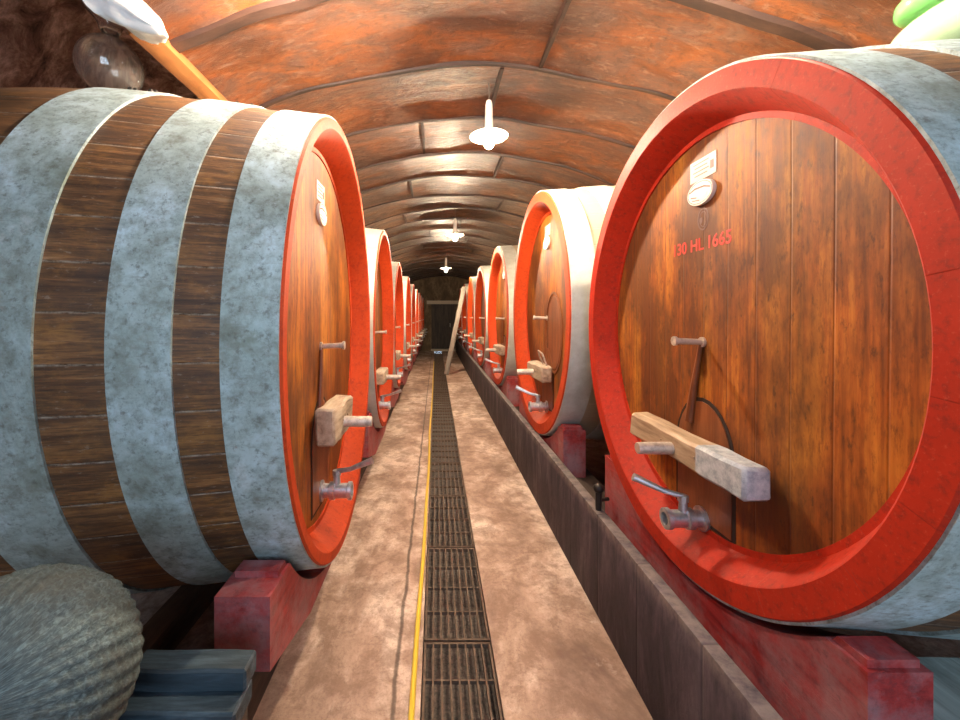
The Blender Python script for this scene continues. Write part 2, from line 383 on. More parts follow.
def tag(o, label, cat, group=None):
    o['label'] = label; o['category'] = cat
    if group: o['group'] = group
    return o
def thing(name, label, cat, loc=(0, 0, 0), rz=0.0, group=None):
    o = bpy.data.objects.new(name, None); COL.objects.link(o)
    o.location = loc; o.rotation_euler = (0, 0, rz); o.empty_display_size = .1
    return tag(o, label, cat, group)
def struct(o): o['kind'] = 'structure'; return o
def inst(me, name, parent):
    o = bpy.data.objects.new(name, me); COL.objects.link(o); o.parent = parent; return o
def dup(root):
    r = root.copy(); COL.objects.link(r)
    for ch in list(root.children):
        c = ch.copy(); COL.objects.link(c); c.parent = r
        for g in list(ch.children):
            d = g.copy(); COL.objects.link(d); d.parent = c
    return r
def rough_box(mb, c, d, rot=None, amp=.006, cuts=6, bev=.008, seed=0):
    """hewn timber: bevelled, subdivided and slightly uneven"""
    g = bmesh.new(); bmesh.ops.create_cube(g, size=1.0)
    for v in g.verts: v.co = Vector((v.co.x * d[0], v.co.y * d[1], v.co.z * d[2]))
    bmesh.ops.bevel(g, geom=list(g.edges), offset=bev, segments=1, affect='EDGES')
    long = [e for e in g.edges if e.calc_length() > max(d) * .6]
    bmesh.ops.subdivide_edges(g, edges=long, cuts=cuts, use_grid_fill=True)
    for v in g.verts:
        q = v.co * 7 + Vector((seed * 3.1, seed, seed * 1.7))
        v.co += Vector((mnoise.noise(q), mnoise.noise(q + Vector((9, 0, 0))), mnoise.noise(q + Vector((0, 9, 0))))) * amp
    mt = Matrix.Translation(Vector(c)) @ (rot.to_matrix().to_4x4() if rot else Matrix.Identity(4))
    mb.merge(g, mt)

# ------------------------------------------------------------------ the room
Y0, Y1 = -2.2, 18.0
VC, VR = Vector((.30, 1.68 + EYE - 3.9)), 3.9        # vault circle in (x, z)
XL, XR = -1.34, 2.15
def vz(x): return VC.y + math.sqrt(VR ** 2 - (x - VC.x) ** 2)
# floor with the drain trench cut in
mb = MB()
prof = [(-3.4, 0), (-.062, 0), (-.062, -.13), (.266, -.13), (.266, 0), (4.1, 0), (4.1, -.3), (-3.4, -.3)]
mb.prism(prof, Y0, Y1 + .3, 'xz'); struct(mb.build('floor', M['floor'], smooth=0))
# ceiling vault: sheets with a slight sag between ribs
ribs = [2.045 + .735 * i for i in range(-3, 25)]
YV = 1.70
ribs = [r for r in ribs if YV < r < Y1]
mb = MB(); NX = 60; ys = []
for a, b in zip([YV] + ribs, ribs + [Y1]):
    ys += [a + (b - a) * t for t in (0, .12, .3, .5, .7, .88)]
ys.append(Y1)
def sag(y):
    q = [YV] + ribs + [Y1]
    for a, b in zip(q, q[1:]):
        if a <= y <= b:
            t = (y - a) / (b - a); return .030 * (4 * t * (1 - t))
    return 0
grid = []
for y in ys:
    row = []
    for i in range(NX + 1):
        x = XL + (XR - XL) * i / NX
        n = mnoise.noise(Vector((x * 1.5, y * 1.1, 0))) * .030 + mnoise.noise(Vector((x * 1.1 + 7, math.floor((y - .57) / .735) * 5.3, 2))) * .022 + mnoise.noise(Vector((x * 4, y * 3, 5))) * .008
        row.append(mb.b.verts.new((x, y, vz(x) + sag(y) + n)))
    grid.append(row)
top = [[mb.b.verts.new((v.co.x, v.co.y, v.co.z + .06)) for v in r] for r in grid]
for G in (grid, top):
    for r0, r1 in zip(G, G[1:]):
        for i in range(NX): mb._f([r0[i], r0[i + 1], r1[i + 1], r1[i]])
for i in range(NX):
    mb._f([grid[0][i], grid[0][i + 1], top[0][i + 1], top[0][i]]); mb._f([grid[-1][i], grid[-1][i + 1], top[-1][i + 1], top[-1][i]])
for j in range(len(ys) - 1):
    for k in (0, NX): mb._f([grid[j][k], grid[j + 1][k], top[j + 1][k], top[j][k]])
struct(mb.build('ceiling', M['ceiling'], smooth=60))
# ribs over the sheet joints, with the staggered lengthwise laths of each bay
random.seed(3)
for n, y in enumerate(ribs):
    mb = MB(); w = .03 if y > 2.2 else .075
    pts = []
    N = 48
    for i in range(N + 1):
        x = XL + (XR - XL) * i / N
        pts.append((x, vz(x) + .004 + mnoise.noise(Vector((x * 1.5, y * 1.1, 0))) * .030))
    ring = []
    for x, z in pts:
        wob = mnoise.noise(Vector((x * 1.3, y * 2, 8))) * .045 + mnoise.noise(Vector((x * 4, y * 3, 4))) * .012
        ring.append([mb.b.verts.new((x, y + wob + dy, z + dz)) for dy, dz in ((-w / 2, .01), (-w / 2 * .8, -.018), (w / 2 * .8, -.018), (w / 2, .01))])
    for a, b in zip(ring, ring[1:]):
        for k in range(4): mb._f([a[k], a[(k + 1) % 4], b[(k + 1) % 4], b[k]])
    mb._f(ring[0]); mb._f(ring[-1][::-1])
    for x in ((-.52 + .2 * (n % 3),) if n % 2 == 0 and n else (.95 - .25 * ((n + 1) % 3),)):
        z = vz(x)
        y2 = y + .735
        if y2 < Y1:
            mb.prism([(x - .014, z + .03), (x + .014, z + .03), (x + .012, z - .008), (x - .012, z - .008)], y + .02, y2 - .02, 'xz')
    struct(mb.build('trim_%d' % (n + 1), M['rib'], smooth=40))
# spring beams on both sides of the vault
for side, x in (('left', XL + .005), ('right', XR - .005)):
    mb = MB(); z = vz(x)
    mb.box((x, (YV + .12 + Y1) / 2, z - .025), (.09, Y1 - YV - .12, .085), Euler((0, math.radians(-24 if side == 'left' else 24), 0)), .006)
    struct(mb.build('trim_beam_%s' % side, M['beam'], smooth=30))
# rock side walls, leaning in above the casks to meet the vault
def rock_wall(name, path, seed):
    mb = MB(); NY = 150; NP = 44
    L = [0]
    for a, b in zip(path, path[1:]): L.append(L[-1] + (Vector(b) - Vector(a)).length)
    def at(s):
        for i in range(len(path) - 1):
            if s <= L[i + 1] + 1e-9:
                t = (s - L[i]) / (L[i + 1] - L[i]); return Vector(path[i]).lerp(Vector(path[i + 1]), t)
        return Vector(path[-1])
    g = []
    sgn = -1 if seed == 1 else 1
    for j in range(NY + 1):
        y = Y0 + (Y1 - Y0) * (j / NY) ** 1.2; row = []
        for i in range(NP + 1):
            p = at(L[-1] * i / NP); q = Vector((p.x * 1.2, y * 1.8, p.y * 1.8 + seed * 10))
            d = mnoise.fractal(q, 1.0, 2.1, 5) * .075
            e = min(1, (NP - i) / 4, i / 2)
            row.append(mb.b.verts.new((p.x + sgn * d * e, y, p.y + d * .4 * e)))
        g.append(row)
    for r0, r1 in zip(g, g[1:]):
        for i in range(NP): mb._f([r0[i], r0[i + 1], r1[i + 1], r1[i]])
    o = mb.build(name, M['rock'], smooth=60)
    so = o.modifiers.new('thick', 'SOLIDIFY'); so.thickness = .12; so.offset = 1 if seed == 1 else -1
    return struct(o)
rock_wall('wall_left', [(-3.3, -.02), (-3.3, 1.8), (-3.15, 3.0), (-2.6, 3.8), (XL - .2, 3.95), (XL - .13, vz(XL) + .02)], 1)
rock_wall('wall_right', [(3.95, -.02), (3.95, 1.8), (3.8, 3.0), (3.2, 3.8), (XR + .2, 3.95), (XR + .13, vz(XR) + .02)], 2)
mb = MB(); mb.box((.3, (Y0 + YV) / 2, 4.05), (7.6, YV - Y0 + .1, .2)); struct(mb.build('ceiling_near_end', M['rock'], smooth=0))
mb = MB(); N = 40
pts = [(XL + (XR - XL) * i / N, vz(XL + (XR - XL) * i / N) + .06) for i in range(N + 1)]
for (x0, z0), (x1, z1) in zip(pts, pts[1:]): mb.prism([(x0, z0), (x1, z1), (x1, 4.0), (x0, 4.0)], YV, YV + .1, 'xz')
bmesh.ops.remove_doubles(mb.b, verts=list(mb.b.verts), dist=1e-4)
struct(mb.build('wall_over_vault', M['rock'], smooth=0))
# end wall with a low door
mb = MB(); DX0, DX1, DZ = -.20, .86, 2.06
for x0, x1, z0, z1 in ((-3.4, DX0, 0, 4.2), (DX1, 4.1, 0, 4.2), (DX0, DX1, DZ, 4.2)):
    mb.box(((x0 + x1) / 2, Y1 + .15, (z0 + z1) / 2), (x1 - x0, .3, z1 - z0))
struct(mb.build('wall_end', M['endwall'], smooth=0))
mb = MB(); mb.box(((DX0 + DX1) / 2, Y1 + .2, DZ / 2), (DX1 - DX0, .06, DZ)); 
for i in range(5):
    mb.box((DX0 + (i + .5) * (DX1 - DX0) / 5, Y1 + .16, DZ / 2), ((DX1 - DX0) / 5 - .012, .03, DZ - .02), None, .004)
d = struct(mb.build('door_1', M['door_dark'], smooth=0))
mb = MB(); mb.tube([(.62, Y1 + .14, 1.05), (.62, Y1 + .09, 1.05), (.62, Y1 + .09, 1.2), (.62, Y1 + .14, 1.2)], .012, 8); mb.build('door_handle', M['iron'], d)
mb = MB(); mb.box((.31, Y1 - .05, DZ + .06), (1.42, .14, .15), None, .01); struct(mb.build('trim_lintel', M['lintel'], smooth=30))
mb = MB(); mb.box((.33, Y1 - .12, .05), (1.1, .26, .10), None, .01); struct(mb.build('trim_doorstep', M['lintel'], smooth=30))
# near end: unseen wall with a high opening added to let in cool fill
mb = MB()
for x0, x1, z0, z1 in ((-3.4, -1.0, 0, 4.2), (1.6, 4.1, 0, 4.2), (-1.0, 1.6, 3.2, 4.2), (-1.0, 1.6, 0, 1.3)):
    mb.box(((x0 + x1) / 2, Y0 - .15, (z0 + z1) / 2), (x1 - x0, .3, z1 - z0))
struct(mb.build('wall_fill_opening', M['endwall'], smooth=0))
# kerb along the right side
mb = MB(); KZ = EYE - 1.04
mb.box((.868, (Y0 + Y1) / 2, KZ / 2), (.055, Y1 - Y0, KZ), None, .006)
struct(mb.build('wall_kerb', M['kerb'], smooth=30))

# ------------------------------------------------------------------ casks
LEN = 2.5
BULGE = [.068, .112]                         # right row, left row
def prof_r(t, f=0): return 1 + BULGE[f] * max(0, math.sin(PI * t / LEN)) ** 1.2
CZ = 1.0                                     # cask centre above the root (root scale 1)
def lathe_mesh(name, prof, mats, seg=128, close=False, smooth=35):
    mb = MB(); mb.lathe(prof, 'x', (0, 0, 0), seg, close); return mb.mesh(name, mats, smooth)
ts = [.03 + (LEN - .06) * i / 36 for i in range(37)]
ME = {}
HX = .122                                    # depth of the head behind the rim
ME['body'] = [lathe_mesh('staves', [(.03, .972)] + [(t, prof_r(t, f) - .004) for t in ts] + [(LEN - .03, .84), (LEN - .10, .84), (LEN - .10, 0)], M['staves']) for f in (0, 1)]
ME['chime'] = [lathe_mesh('chime', [(.045, .990), (.012, .999), (0, .993), (0, a), (.006, a - .007), (HX - .008, b), (HX - .006, b - .022), (HX + .014, b - .022), (HX + .014, .96), (.045, .96)], M['red'], close=True) for a, b in ((.917, .848), (.952, .885))]
ME['head'] = [lathe_mesh('head', [(HX, 0), (HX, .3), (HX, .6), (HX, b), (HX + .03, b), (HX + .03, 0)], M['head']) for b in (.845, .882)]
def hoop_mesh(t0, t1, f, ang):
    mb = MB(); n = 6; th = .005
    tt = [t0 + (t1 - t0) * i / n for i in range(n + 1)]
    pr = [(t, prof_r(t, f) + th) for t in tt] + [(t, prof_r(t, f) - .006) for t in reversed(tt)]
    mb.lathe(pr, 'x', (0, 0, 0), 128, True)
    # lapped joint with two dark rivets
    mb.mi = 1
    for k in (.32, .68):
        for da in (0, .035):
            t = t0 + (t1 - t0) * k; r = prof_r(t, f) + th; a = ang + da
            mb.sphere((t, r * math.sin(a), r * math.cos(a)), .012, 8, 6)
    return mb.mesh('hoop', [M['hoop'], M['rivet']])
HOOPS = [(.010, .185), (.325, .51), (.71, .96)]
ME['hoops'] = [[hoop_mesh(a, b, f, .10 + .1 * i) for i, (a, b) in enumerate(HOOPS)] + [hoop_mesh(LEN - b, LEN - a, f, .3) for a, b in HOOPS] for f in (0, 1)]
for me in list(ME['chime']):
    c = me.copy(); c.materials[0] = M['orange']; ME['chime'].append(c)
for src, dst, m in (('body', 'body', 'staves_pale'), ('hoops', 'hoops', 'hoop_pale')):
    for f in (0, 1):
        q = ME[src][f]
        if isinstance(q, list):
            L = []
            for me in q:
                c = me.copy(); c.materials[0] = M[m]; L.append(c)
            ME[src].append(L)
        else:
            c = q.copy(); c.materials[0] = M[m]; ME[src].append(c)
def arch(w, z0, z1, n=14):
    p = [(-w / 2, z0), (w / 2, z0)]
    for i in range(n + 1):
        a = PI * i / n; p.append((w / 2 * math.cos(a), z1 - w * .62 + w * .62 * math.sin(a)))
    return p
mb = MB(); mb.prism(arch(.35, -.80, -.30), HX - .006, HX + .01); mb.mi = 1; mb.prism(arch(.385, -.815, -.283), HX - .0025, HX + .01)
ME['door'] = mb.mesh('trap_door', [M['door_wood'], M['groove']], 30)
def bar_mesh(ln, th, seed, mat=None):
    mb = MB(); rough_box(mb, (.045, 0, -.495), (.10, ln, th), None, .010, 7, .012, seed)
    # mortise nails
    for y in (-ln * .18, ln * .12):
        mb.sphere((-.006, y, -.49), .006, 6, 4)
    return mb.mesh('clamp_bar', mat or M['bar'], 40)
ME['bar'] = [bar_mesh(.80, .115, 1, M['bar_two']), bar_mesh(.46, .165, 2), bar_mesh(.52, .125, 3)]
mb = MB(); mb.tube([(.10, .02, -.505), (-.115, .02, -.505), (-.15, .02, -.505)], [.026, .026, .024], 14)
ME['rod'] = mb.mesh('clamp_rod', M['iron'])
mb = MB(); mb.tube([(HX, .0, -.045), (.0, .0, -.04)], [.012, .014], 10); mb.lathe([(.0, 0), (.0, .02), (.012, .02), (.012, 0)], 'x', (-.006, 0, -.04), 12)
mb.tube([(HX, 0, -.045), (HX - .01, 0, -.045)], .022, 12)
ME['pin'] = mb.mesh('sampling_pin', M['iron'])
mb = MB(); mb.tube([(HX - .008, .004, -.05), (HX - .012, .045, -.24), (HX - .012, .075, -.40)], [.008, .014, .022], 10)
ME['shadow_rod'] = mb.mesh('pin_shadow_rod', M['door_wood'])  # dark rod added as a solid stand-in for the pin's cast shadow
# tap: flange, hex body, hollow spout
mb = MB()
mb.lathe([(.106, 0), (.106, .052), (.092, .052), (.088, .036), (.06, .034), (.056, .044), (.03, .044), (.026, .036), (-.035, .036), (-.04, .044), (-.058, .044), (-.060, .040), (-.060, .027), (-.02, .026), (-.02, 0)], 'x', (0, 0, -.80), 20)
mb.tube([(.02, 0, -.77), (.02, 0, -.725)], [.02, .016], 12)
mb.lathe([(-.725, 0), (-.725, .022), (-.70, .022), (-.70, 0)], 'z', (.02, 0, 0), 8)
ME['tap'] = mb.mesh('tap', M['steel'])
mb = MB(); mb.tube([(.02, 0, -.705), (-.05, .02, -.69), (-.17, .05, -.64)], [.011, .011, .017], 10)
ME['lever'] = mb.mesh('tap_lever', M['steel'])
# paper label, enamel badge and stamp
mb = MB(); W, H = .085, .045
mb.box((.1045, 0, .70), (.002, 2 * W, 2 * H)); mb.mi = 1
for r in range(4): mb.box((.1032, .012, .70 + .028 - r * .017), (.0010, .105 - .02 * (r % 2), .005))
mb.box((.1032, -.06, .70 - .002), (.0010, .022, .034))
ME['paper'] = mb.mesh('paper_label', [M['paper'], M['ink']], 0)
def disc(mb, x, y, z, ry, rz, th, n=32, rim=False):
    mb.prism([(y + ry * math.cos(2 * PI * i / n), z + rz * math.sin(2 * PI * i / n)) for i in range(n)], x - th, x)
def ring(mb, x, y, z, ry, rz, w, th, n=32):
    for i in range(n):
        a, b = 2 * PI * i / n, 2 * PI * (i + 1) / n
        mb.prism([(y + ry * math.cos(a), z + rz * math.sin(a)), (y + ry * math.cos(b), z + rz * math.sin(b)), (y + (ry - w) * math.cos(b), z + (rz - w) * math.sin(b)), (y + (ry - w) * math.cos(a), z + (rz - w) * math.sin(a))], x - th, x)
mb = MB(); disc(mb, .106, 0, .595, .085, .052, .016); mb.mi = 1
ring(mb, .0905, 0, .595, .080, .047, .003, .001)
mb.prism([(-.07, .604), (-.03, .618), (.03, .622), (.07, .612), (.07, .606), (.03, .614), (-.03, .611), (-.07, .598)], .0893, .0902)
mb.prism([(.02, .58), (.06, .588), (.06, .583), (.02, .575)], .0893, .0902); mb.prism([(.0, .565), (.05, .572), (.05, .568), (.0, .56)], .0893, .0902)
mb.mi = 2; disc(mb, .0902, -.02, .587, .030, .024, .001); 
ME['badge'] = mb.mesh('badge', [M['badge'], M['ink'], M['enamel']], 30)
mb = MB(); ring(mb, .106, 0, .482, .036, .048, .006, .0012); ring(mb, .106, 0, .482, .024, .034, .004, .0012, 20)
disc(mb, .106, .012, .478, .009, .014, .0012, 12)
ME['stamp'] = mb.mesh('stamp', M['ink'], 0)
def text_mesh(txt, size, mat):
    c = bpy.data.curves.new('t', 'FONT'); c.body = txt; c.size = size; c.extrude = .0006; c.align_x = 'CENTER'; c.offset = .0010
    o = bpy.data.objects.new('t', c); COL.objects.link(o)
    dg = bpy.context.evaluated_depsgraph_get(); me = bpy.data.meshes.new_from_object(o.evaluated_get(dg))
    bpy.data.objects.remove(o); bpy.data.curves.remove(c)
    # lay it on the head, facing -x: text right = -y
    me.transform(Matrix(((0, 0, -1, .105), (-1, 0, 0, 0), (0, 1, 0, 0), (0, 0, 0, 1))))
    me.materials.clear(); me.materials.append(mat); return me
for i, (tx, ty) in enumerate((('130', .160), ('HL', .032), ('1665', -.108))):
    ME['text%d' % i] = text_mesh(tx, .076, M['redink']); ME['text%d' % i].transform(Matrix.Translation((0, ty + .01, .352)))
for k in ('paper', 'badge', 'stamp', 'text0', 'text1', 'text2'): ME[k].transform(Matrix.Translation((HX - .106, 0, 0)))
ME['tap'].transform(Matrix.Translation((HX - .106, 0, 0))); ME['lever'].transform(Matrix.Translation((HX - .106, 0, 0)))

def medallion():
    mb = MB(); ring(mb, HX, 0, 0, .25, .33, .020, .007, 48); ring(mb, HX, 0, 0, .215, .295, .008, .005, 48); disc(mb, HX, 0, 0, .205, .285, .003, 40)
    return mb.mesh('medallion', M['door_wood'], 30)

def make_cask(label, bar=0, text=False, group='big oak casks', fam=0, pale=False):
    root = thing('wine_cask', label, 'cask', group=group)
    def part(me, name, par=root):
        o = inst(me, name, par)
        if par is root: o.location = (0, 0, CZ)
        return o
    kp = 2 if pale else 0
    part(ME['body'][fam + kp], 'staves'); part(ME['chime'][fam + (2 if pale or fam else 0)], 'chime'); part(ME['head'][fam], 'head')
    for h in ME['hoops'][fam + kp]: part(h, 'hoop')
    part(ME['door'], 'trap_door'); part(ME['bar'][bar], 'clamp_bar'); part(ME['rod'], 'clamp_rod'); part(ME['pin'], 'sampling_pin'); part(ME['shadow_rod'], 'pin_shadow_rod')['label'] = 'slender dark rod added as the shadow of the pin, down to the trap door'
    t = part(ME['tap'], 'tap'); part(ME['lever'], 'tap_lever', t)
    part(ME['paper'], 'paper_label')['label'] = 'small printed paper label'
    part(ME['badge'], 'badge')['label'] = 'oval white enamel badge'
    if text:
        part(ME['stamp'], 'stamp')['label'] = 'round dark maker stamp'
        for i in range(3): part(ME['text%d' % i], 'lettering')['label'] = 'red stencilled lettering'
    return root
def place(root, x, y, zc, s, rz):
    if not isinstance(s, tuple): s = (s, s, s)
    root.location = (x, y, EYE + zc - CZ * s[2]); root.scale = s; root.rotation_euler = (0, 0, rz)

right = [(.95, 1.64, -.066, .93), (.885, 3.72, .02, (1, 1, 1.06)), (.88, 6.03, -.01, 1.0), (.88, 8.33, -.02, 1.0), (.88, 10.62, -.03, 1.0), (.88, 12.92, -.03, 1.0), (.88, 15.22, -.03, 1.0)]
left = [(-.48, 2.145, -.115, (1, .86, 1.073)), (-.497, 4.1, -.13, (1, .78, .96)), (-.525, 6.0, -.14, (1, .74, .90)), (-.51, 7.8, -.15, (1, .74, .87))] + [(-.515, 7.8 + 1.85 * k, -.15, (1, .74, .86)) for k in range(1, 6)]
ORD = ['', 'second', 'third', 'fourth', 'fifth', 'sixth', 'seventh', 'eighth', 'ninth']
RC = make_cask('nearest cask of the right row, red chime, brown head with red lettering', 0, True, 'casks of the right row')
place(RC, *right[0], 0)
R2 = make_cask('second cask of the right row, pale cream hoops and a carved oval on its head', 2, False, 'casks of the right row', 0, True)
me = medallion(); o = inst(me, 'medallion', R2); o.location = (0, -.20, CZ - .16); o['label'] = 'carved oval moulding'
mb = MB(); mb.tube([(.06, -.12, -.44), (.02, -.12, -.36), (.0, -.16, -.31), (.02, -.21, -.33), (.06, -.23, -.44)], .008, 8)
o = mb.build('wire_loop', M['iron'], R2); o.location = (0, 0, CZ)
place(R2, *right[1], 0)
R3 = make_cask('', 2, False, 'casks of the right row', 0, True); RS = [RC, R2, R3]
for i in range(2, 7):
    o = R3 if i == 2 else dup(R3); place(o, *right[i], 0)
    o['label'] = '%s red-rimmed cask of the right row, counted from the camera' % ORD[i]
    if i > 2: RS.append(o)
LC = make_cask('nearest cask of the left row, broad grey hoops around dark staves', 1, False, 'casks of the left row', 1)
place(LC, *left[0], PI)
for ch in LC.children:
    if ch.name.split('.')[0] in ('clamp_bar', 'clamp_rod'): ch.location.z += .10
    if ch.name.split('.')[0] == 'tap': ch.location.z += .055; LS = [LC]
L2 = make_cask('', 2, False, 'casks of the left row', 1, True)
for i in range(1, len(left)):
    o = L2 if i == 1 else dup(L2); place(o, *left[i], PI)
    o['label'] = '%s orange-rimmed cask of the left row, counted from the camera' % ORD[i]
    LS.append(o)

# ------------------------------------------------------------------ saddles and rails
def saddle_mesh(ynear, yfar, ztop, zbot, w, name, rr=1.018, lift=.0):
    """y from -near to +far around the cask axis"""
    mb = MB(); p = [(-.45, zbot), (ynear, zbot + lift), (ynear, ztop)]
    ya = math.sqrt(rr ** 2 - ztop ** 2)
    n = 24
    a0 = -math.asin(ya / rr); a1 = math.asin(min(1, min(ya, yfar) / rr))
    for i in range(n + 1):
        a = a0 + (a1 - a0) * i / n; p.append((rr * math.sin(a), -rr * math.cos(a)))
    if yfar > ya: p.append((yfar, ztop))
    p.append((yfar, zbot + lift)); p.append((.45, zbot))
    mb.prism(p, 0, w); return mb
def add_saddle(label, x, y, zc, s, rz, group, near=-.89, far=.89, off=.03, ztop=-.80, w=.16, zbot=-1.12, wedge=True, mat='redwood', rr=1.03, lift=0.0):
    if not isinstance(s, tuple): s = (s, s, s)
    # concave faces need triangulation-safe prism; build in two level boxes plus arc
    root = thing('cask_saddle', label, 'cask saddle', group=group)
    mb = saddle_mesh(near, far, ztop, zbot, w, 'block', rr, lift)
    o = mb.build('block', M[mat], root, 30); o.location = (0, 0, -zbot)
    if wedge:
        for sgn in ((-1,) if wedge == 'near' else (-1, 1)):
            mb = MB()
            ye = sgn * .70
            a = math.sqrt(rr ** 2 - ztop ** 2); mb.prism([(sgn * (a + .01), ztop + .001), (sgn * (a + .10), ztop + .001), (sgn * (a + .10), ztop + .022), (sgn * (a + .025), ztop + .022)], .01, w - .02)
            q = mb.build('wedge', M[mat], root, 30); q.location = (0, 0, -zbot)
    d = Vector((off * s[0], 0, 0)); d.rotate(Euler((0, 0, rz)))
    root.location = (x + d.x, y + d.y, EYE + zc + zbot * s[2]); root.scale = s; root.rotation_euler = (0, 0, rz)
    return root
SR = []
for i, (x, y, zc, s) in enumerate(right):
    lab = 'red painted saddle block under the nearest right cask' if i == 0 else 'red brown saddle block under the %s right cask' % ORD[i]
    SR.append(add_saddle(lab, x, y, zc, s, 0, 'saddles under the right row', near=-.76, far=.80, zbot=(.402 - EYE - zc) / (s[2] if isinstance(s, tuple) else s)))
for i, (x, y, zc, s) in enumerate(left):
    lab = 'faded red saddle block under the nearest left cask' if i == 0 else 'red brown saddle block under the %s left cask' % ORD[i]
    # left casks face the other way, so the near end is +y in their frame
    SR.append(add_saddle(lab, x, y, zc, s, PI, 'saddles under the left row', near=-.90, far=.95, off=.055, ztop=-.74, w=.18, zbot=(.302 - EYE - zc) / s[2], rr=1.045, lift=.11))
# long rails the saddles stand on
mb = MB(); mb.box((1.07, 8.6, .2), (.16, 17.4, .40), None, .008)
tag(mb.build('support_rail', M['dark_timber']), 'dark long timber rail behind the right kerb under the saddles', 'rail', 'long support rails')
mb = MB(); mb.box((-.76, 9.3, .15), (.10, 16.0, .30), None, .008)
tag(mb.build('support_rail', M['dark_timber']), 'dark timber rail on the floor under the left cask fronts', 'rail', 'long support rails')
mb = MB(); rough_box(mb, (-1.2, 9.4, .17), (.13, 16.2, .13), None, .004, 10, .01, 4); 
for yy in (1.5, 4.0, 7.0, 10.0, 13.0, 16.0): mb.box((-1.2, yy, .055), (.11, .12, .11))
tag(mb.build('support_rail', mat_timber('brown_rail', (.03, .014, .008), (.12, .058, .03), (.2, .10, .05))), 'brown rail deeper under the belly of the left casks', 'rail', 'long support rails')

# ------------------------------------------------------------------ drain, hose, plank
def grate_mesh():
    mb = MB(); L = .80; w = .322
    for k in range(9):
        x = -w / 2 + .008 + k * (w - .016) / 8
        mb.box((x, L / 2, -.013), (.010 if k in (0, 8) else .008, L - .012, .026))
    for k in range(5):
        y = .012 + k * (L - .024) / 4
        mb.box((0, y, -.010 if k in (0, 4) else -.013), (w - .004, .012 if k in (0, 4) else .008, .016 if 0 < k < 4 else .02))
    return mb.mesh('drain_grate', M['rust'], 0)
gm = grate_mesh()
for i in range(22):
    o = bpy.data.objects.new('drain_grate', gm); COL.objects.link(o); o.location = (.102, .385 + .8 * i, -.001)
    tag(o, 'rusty bar grate closing the floor drain at the front of the picture' if i == 1 else 'next rusty bar grate of the drain beside the yellow hose' if i == 2 else 'rusty bar grate further along the floor drain', 'drain grate', 'grates over the floor drain')
pts = []
for i in range(80):
    y = .5 + 13.3 * i / 79
    x = -.074 - .004 * math.sin(y * 1.3) + .010 * mnoise.noise(Vector((y * .8, 0, 0))) + (-.012 if y < 1.8 else 0) * (1.8 - y) + .014 * min(1, max(0, (y - 2) / 6))
    pts.append((x - .012, y, .0125))
mb = MB(); mb.tube(pts, .012, 10)
tag(mb.build('garden_hose', M['hose']), 'long yellow hose lying along the left edge of the drain', 'hose')
# plank leaning on the right row far back
p0, p1 = Vector((.27, 10.75, .0)), Vector((.80, 11.7, 2.35))
dv = (p1 - p0); mb = MB()
mb.box((0, 0, dv.length / 2), (.13, .035, dv.length), None, .004)
o = mb.build('leaning_plank', M['plank'])
q = dv.to_track_quat('Z', 'Y'); o.rotation_euler = q.to_euler(); o.location = p0 + Vector((0, 0, .02))
tag(o, 'pale plank leaning from the drain up against the right casks', 'plank')

# peg standing on the kerb between the first two right casks
mb = MB(); mb.tube([(0, 0, 0), (0, 0, .10)], [.016, .018], 10); mb.sphere((0, 0, .115), .028, 12, 8); mb.tube([(0, 0, .05), (.06, .02, .05)], .01, 8)
o = mb.build('iron_peg', M['rivet']); o.location = (.868, 2.20, KZ)
tag(o, 'small dark iron peg standing on the kerb before the nearest right cask', 'peg')

# ------------------------------------------------------------------ foreground left: trestle, basket, crate
root = thing('timber_step', 'blue black stepped timber trestle in front of the left red saddle', 'trestle', (-.635, 1.07, 0))
zt = EYE - .90
mb = MB(); rough_box(mb, (0, .012, zt - .03), (.30, .072, .058), None, .004, 10, .006, 2); mb.build('top_timber', M['blue_timber'], root)
mb = MB(); rough_box(mb, (-.01, -.028, zt - .088), (.32, .10, .055), None, .004, 10, .006, 5); mb.build('lower_timber', M['blue_timber'], root)
for sx in (.105, -.12):
    mb = MB(); mb.box((sx, -.02, (zt - .115) / 2), (.07, .07, zt - .117), None, .004); mb.build('leg', M['dark_timber'], root)

def basket():
    root = thing('wicker_basket', 'grey woven wicker basket, rounded, at the lower left below the cask', 'basket', (-.855, .835, EYE - .975))
    mb = MB(); seg, rings = 308, 90; g = []
    for j in range(rings + 1):
        th = PI * j / rings
        row = []
        for i in range(seg):
            ph = 2 * PI * i / seg
            rr = .235 * (math.sin(th) ** .82 if 0 < j < rings else 0)
            z = .215 * math.cos(th)
            rib = math.sin(ph * 44)
            wv = math.sin(j * 2 * PI / 3.0 + (PI if math.sin(ph * 44 + PI / 2) > 0 else 0))
            d = 1 + (.012 * wv + .010 * rib * min(1, abs(math.sin(th)) * 1.5)) + .012 * mnoise.noise(Vector((math.cos(ph) * 9, math.sin(ph) * 9, j * .4)))
            row.append(mb.b.verts.new((rr * d * math.cos(ph), rr * d * math.sin(ph), z)))
        g.append(row)
    for r0, r1 in zip(g, g[1:]):
        for i in range(seg): mb._f([r0[i], r0[(i + 1) % seg], r1[(i + 1) % seg], r1[i]])
    bmesh.ops.remove_doubles(mb.b, verts=list(mb.b.verts), dist=1e-5)
    o = mb.build('weave', M['wicker'], root, 80)
    o.rotation_euler = (math.radians(64), 0, math.radians(12)); o.location = (0, 0, .22); o.scale = (.9, .9, .9)
    return root
basket()
root = thing('wooden_crate', 'dark slatted crate carrying the wicker basket', 'crate', (-.86, .87, 0))
